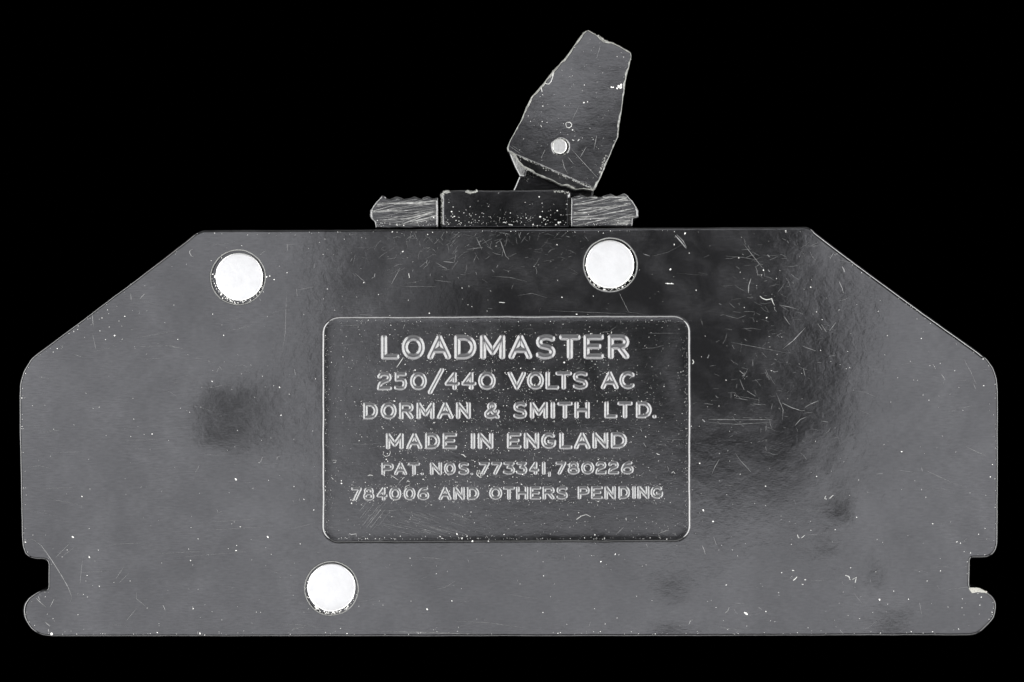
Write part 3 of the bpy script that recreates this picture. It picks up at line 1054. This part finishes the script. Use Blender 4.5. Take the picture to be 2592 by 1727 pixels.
for x, y, r in [(2114, 1341, 1.5), (1805, 1320, 2.6), (1771, 1173, 2.4), (2361, 1326, 1.8), (1938, 1231, 1.8), (2052, 727, 2.0),
                (566, 849, 1.8), (316, 801, 2), (1196, 1370, 3), (1236, 1370, 2), (864, 1224, 2.4), (890, 1274, 2), (131, 1605, 4.6),
                (2484, 1512, 2.2), (2480, 1532, 1.6), (1888, 1553, 3.6), (1891, 1555, 2.8), (1885, 1551, 2.5), (2226, 1518, 2.8),
                (675, 701, 3.0), (683, 699, 2.0), (694, 708, 2), (1697, 682, 3.2), (1690, 718, 2.2), (1700, 718, 2.2),
                (1566, 219, 4.5), (1571, 222, 4.2), (1572, 215, 3.6), (1562, 224, 3), (1548, 221, 3), (1552, 221, 2.6), (1478, 260, 2.4),
                (1487, 258, 1.6), (1374, 269, 2), (1150, 548, 2.2), (1143, 536, 2.4), (1367, 549, 3), (1414, 564, 3.2), (1418, 563, 2.4),
                (2431, 1375, 1.6), (2457, 1400, 1.6), (2422, 1372, 1.8), (760, 1377, 1.4)]:
    grain(x, y, r * .68, 1.3, False)
for hx, hy, hr, rx, ry, rr in RIV:                         # lodged round the rivets
    for _ in range(60):
        a = random.gauss(1.75, .9)
        rad = random.uniform(rr - 1, hr + 2)
        grain((hx + rx) / 2 + rad * math.cos(a), (hy + ry) / 2 + rad * math.sin(a), random.uniform(.6, 1.7), 1.5, False, -4.0)
o = link_mesh("dust", vv, ff, [M_dust], None, smooth=True)
thing(o, "white dust specks scattered over the black breaker, thickest around its raised lettering", "dust", kind='stuff')

# crumbled, pale broken edges of the lever and collar
vv, ff = [], []


def crumble(pts, n, spread, r0, r1, z=None):
    p = np.array(pts, float)
    seg = np.hypot(*np.diff(p, axis=0).T)
    cs = np.concatenate([[0], np.cumsum(seg)])
    for _ in range(n):
        t = random.uniform(0, cs[-1])
        x = np.interp(t, cs, p[:, 0]) + random.gauss(0, spread)
        y = np.interp(t, cs, p[:, 1]) + random.gauss(0, spread)
        grain(x, y, random.uniform(r0, r1), random.choice((1, 1.6, 2.2)), z is None, z)


crumble([(1476, 86), (1488, 80), (1500, 85)], 40, 1.2, .7, 1.8, -10)
crumble([(1500, 86), (1520, 97), (1535, 105), (1548, 109), (1572, 121)], 90, 1.5, .7, 2.0, -10)
crumble([(1572, 121), (1594, 133), (1594, 150)], 30, 1.0, .6, 1.6, -10)
crumble([(1393, 198), (1400, 188), (1404, 176)], 22, 1.6, .6, 1.5, -9)
crumble([(1290, 384), (1340, 408), (1400, 434), (1460, 460), (1500, 477)], 110, 1.4, .5, 1.3)
crumble([(1296, 391), (1312, 406), (1324, 421), (1345, 432), (1380, 448), (1430, 468)], 120, 1.6, .6, 1.6, -38)
crumble([(1535, 395), (1528, 405), (1524, 420), (1518, 440)], 40, 2.2, .5, 1.5)
crumble([(1410, 440), (1425, 450), (1440, 465)], 40, 4.5, .6, 1.8, -32)
crumble([(1330, 425), (1345, 440), (1330, 450)], 40, 5, .5, 1.2, -105)
crumble([(1180, 484), (1192, 487), (1208, 484)], 60, 1.3, .8, 2.0, -22)
crumble([(1118, 490), (1125, 486), (1138, 485)], 45, 1.8, .7, 1.8, -22)
crumble([(1117, 490), (1118, 530), (1117, 572)], 70, 1.3, .6, 1.7, -24)
crumble([(1419 + 22 * math.cos(t / 4), 372 + 22 * math.sin(t / 4)) for t in range(26)], 110, .9, .5, 1.4, -10)
crumble([(1400, 483), (1425, 485), (1440, 487)], 30, 1.2, .6, 1.4, -22)
o = link_mesh("broken_edge", vv, ff, [M_worn], toggle, smooth=True)
o.location = -toggle.location
o['kind'] = 'stuff'
o['label'] = "pale crumbled plastic along the broken edges"

# chalky crust on the right foot
rs = wobble(resample([(2452, 1488), (2470, 1487.5), (2482, 1490), (2494, 1496), (2500, 1500.5), (2490, 1500), (2478, 1500), (2466, 1500.5), (2459, 1502), (2456, 1497)], 2, .8), .7, 6, 71)
slab("white_crust", rs, 1.5, 5, [M_res], breaker, bevel=2, grid=3, height=lambda x, y: .9 * np.sin(x / 2.1) * np.sin(y / 1.7))
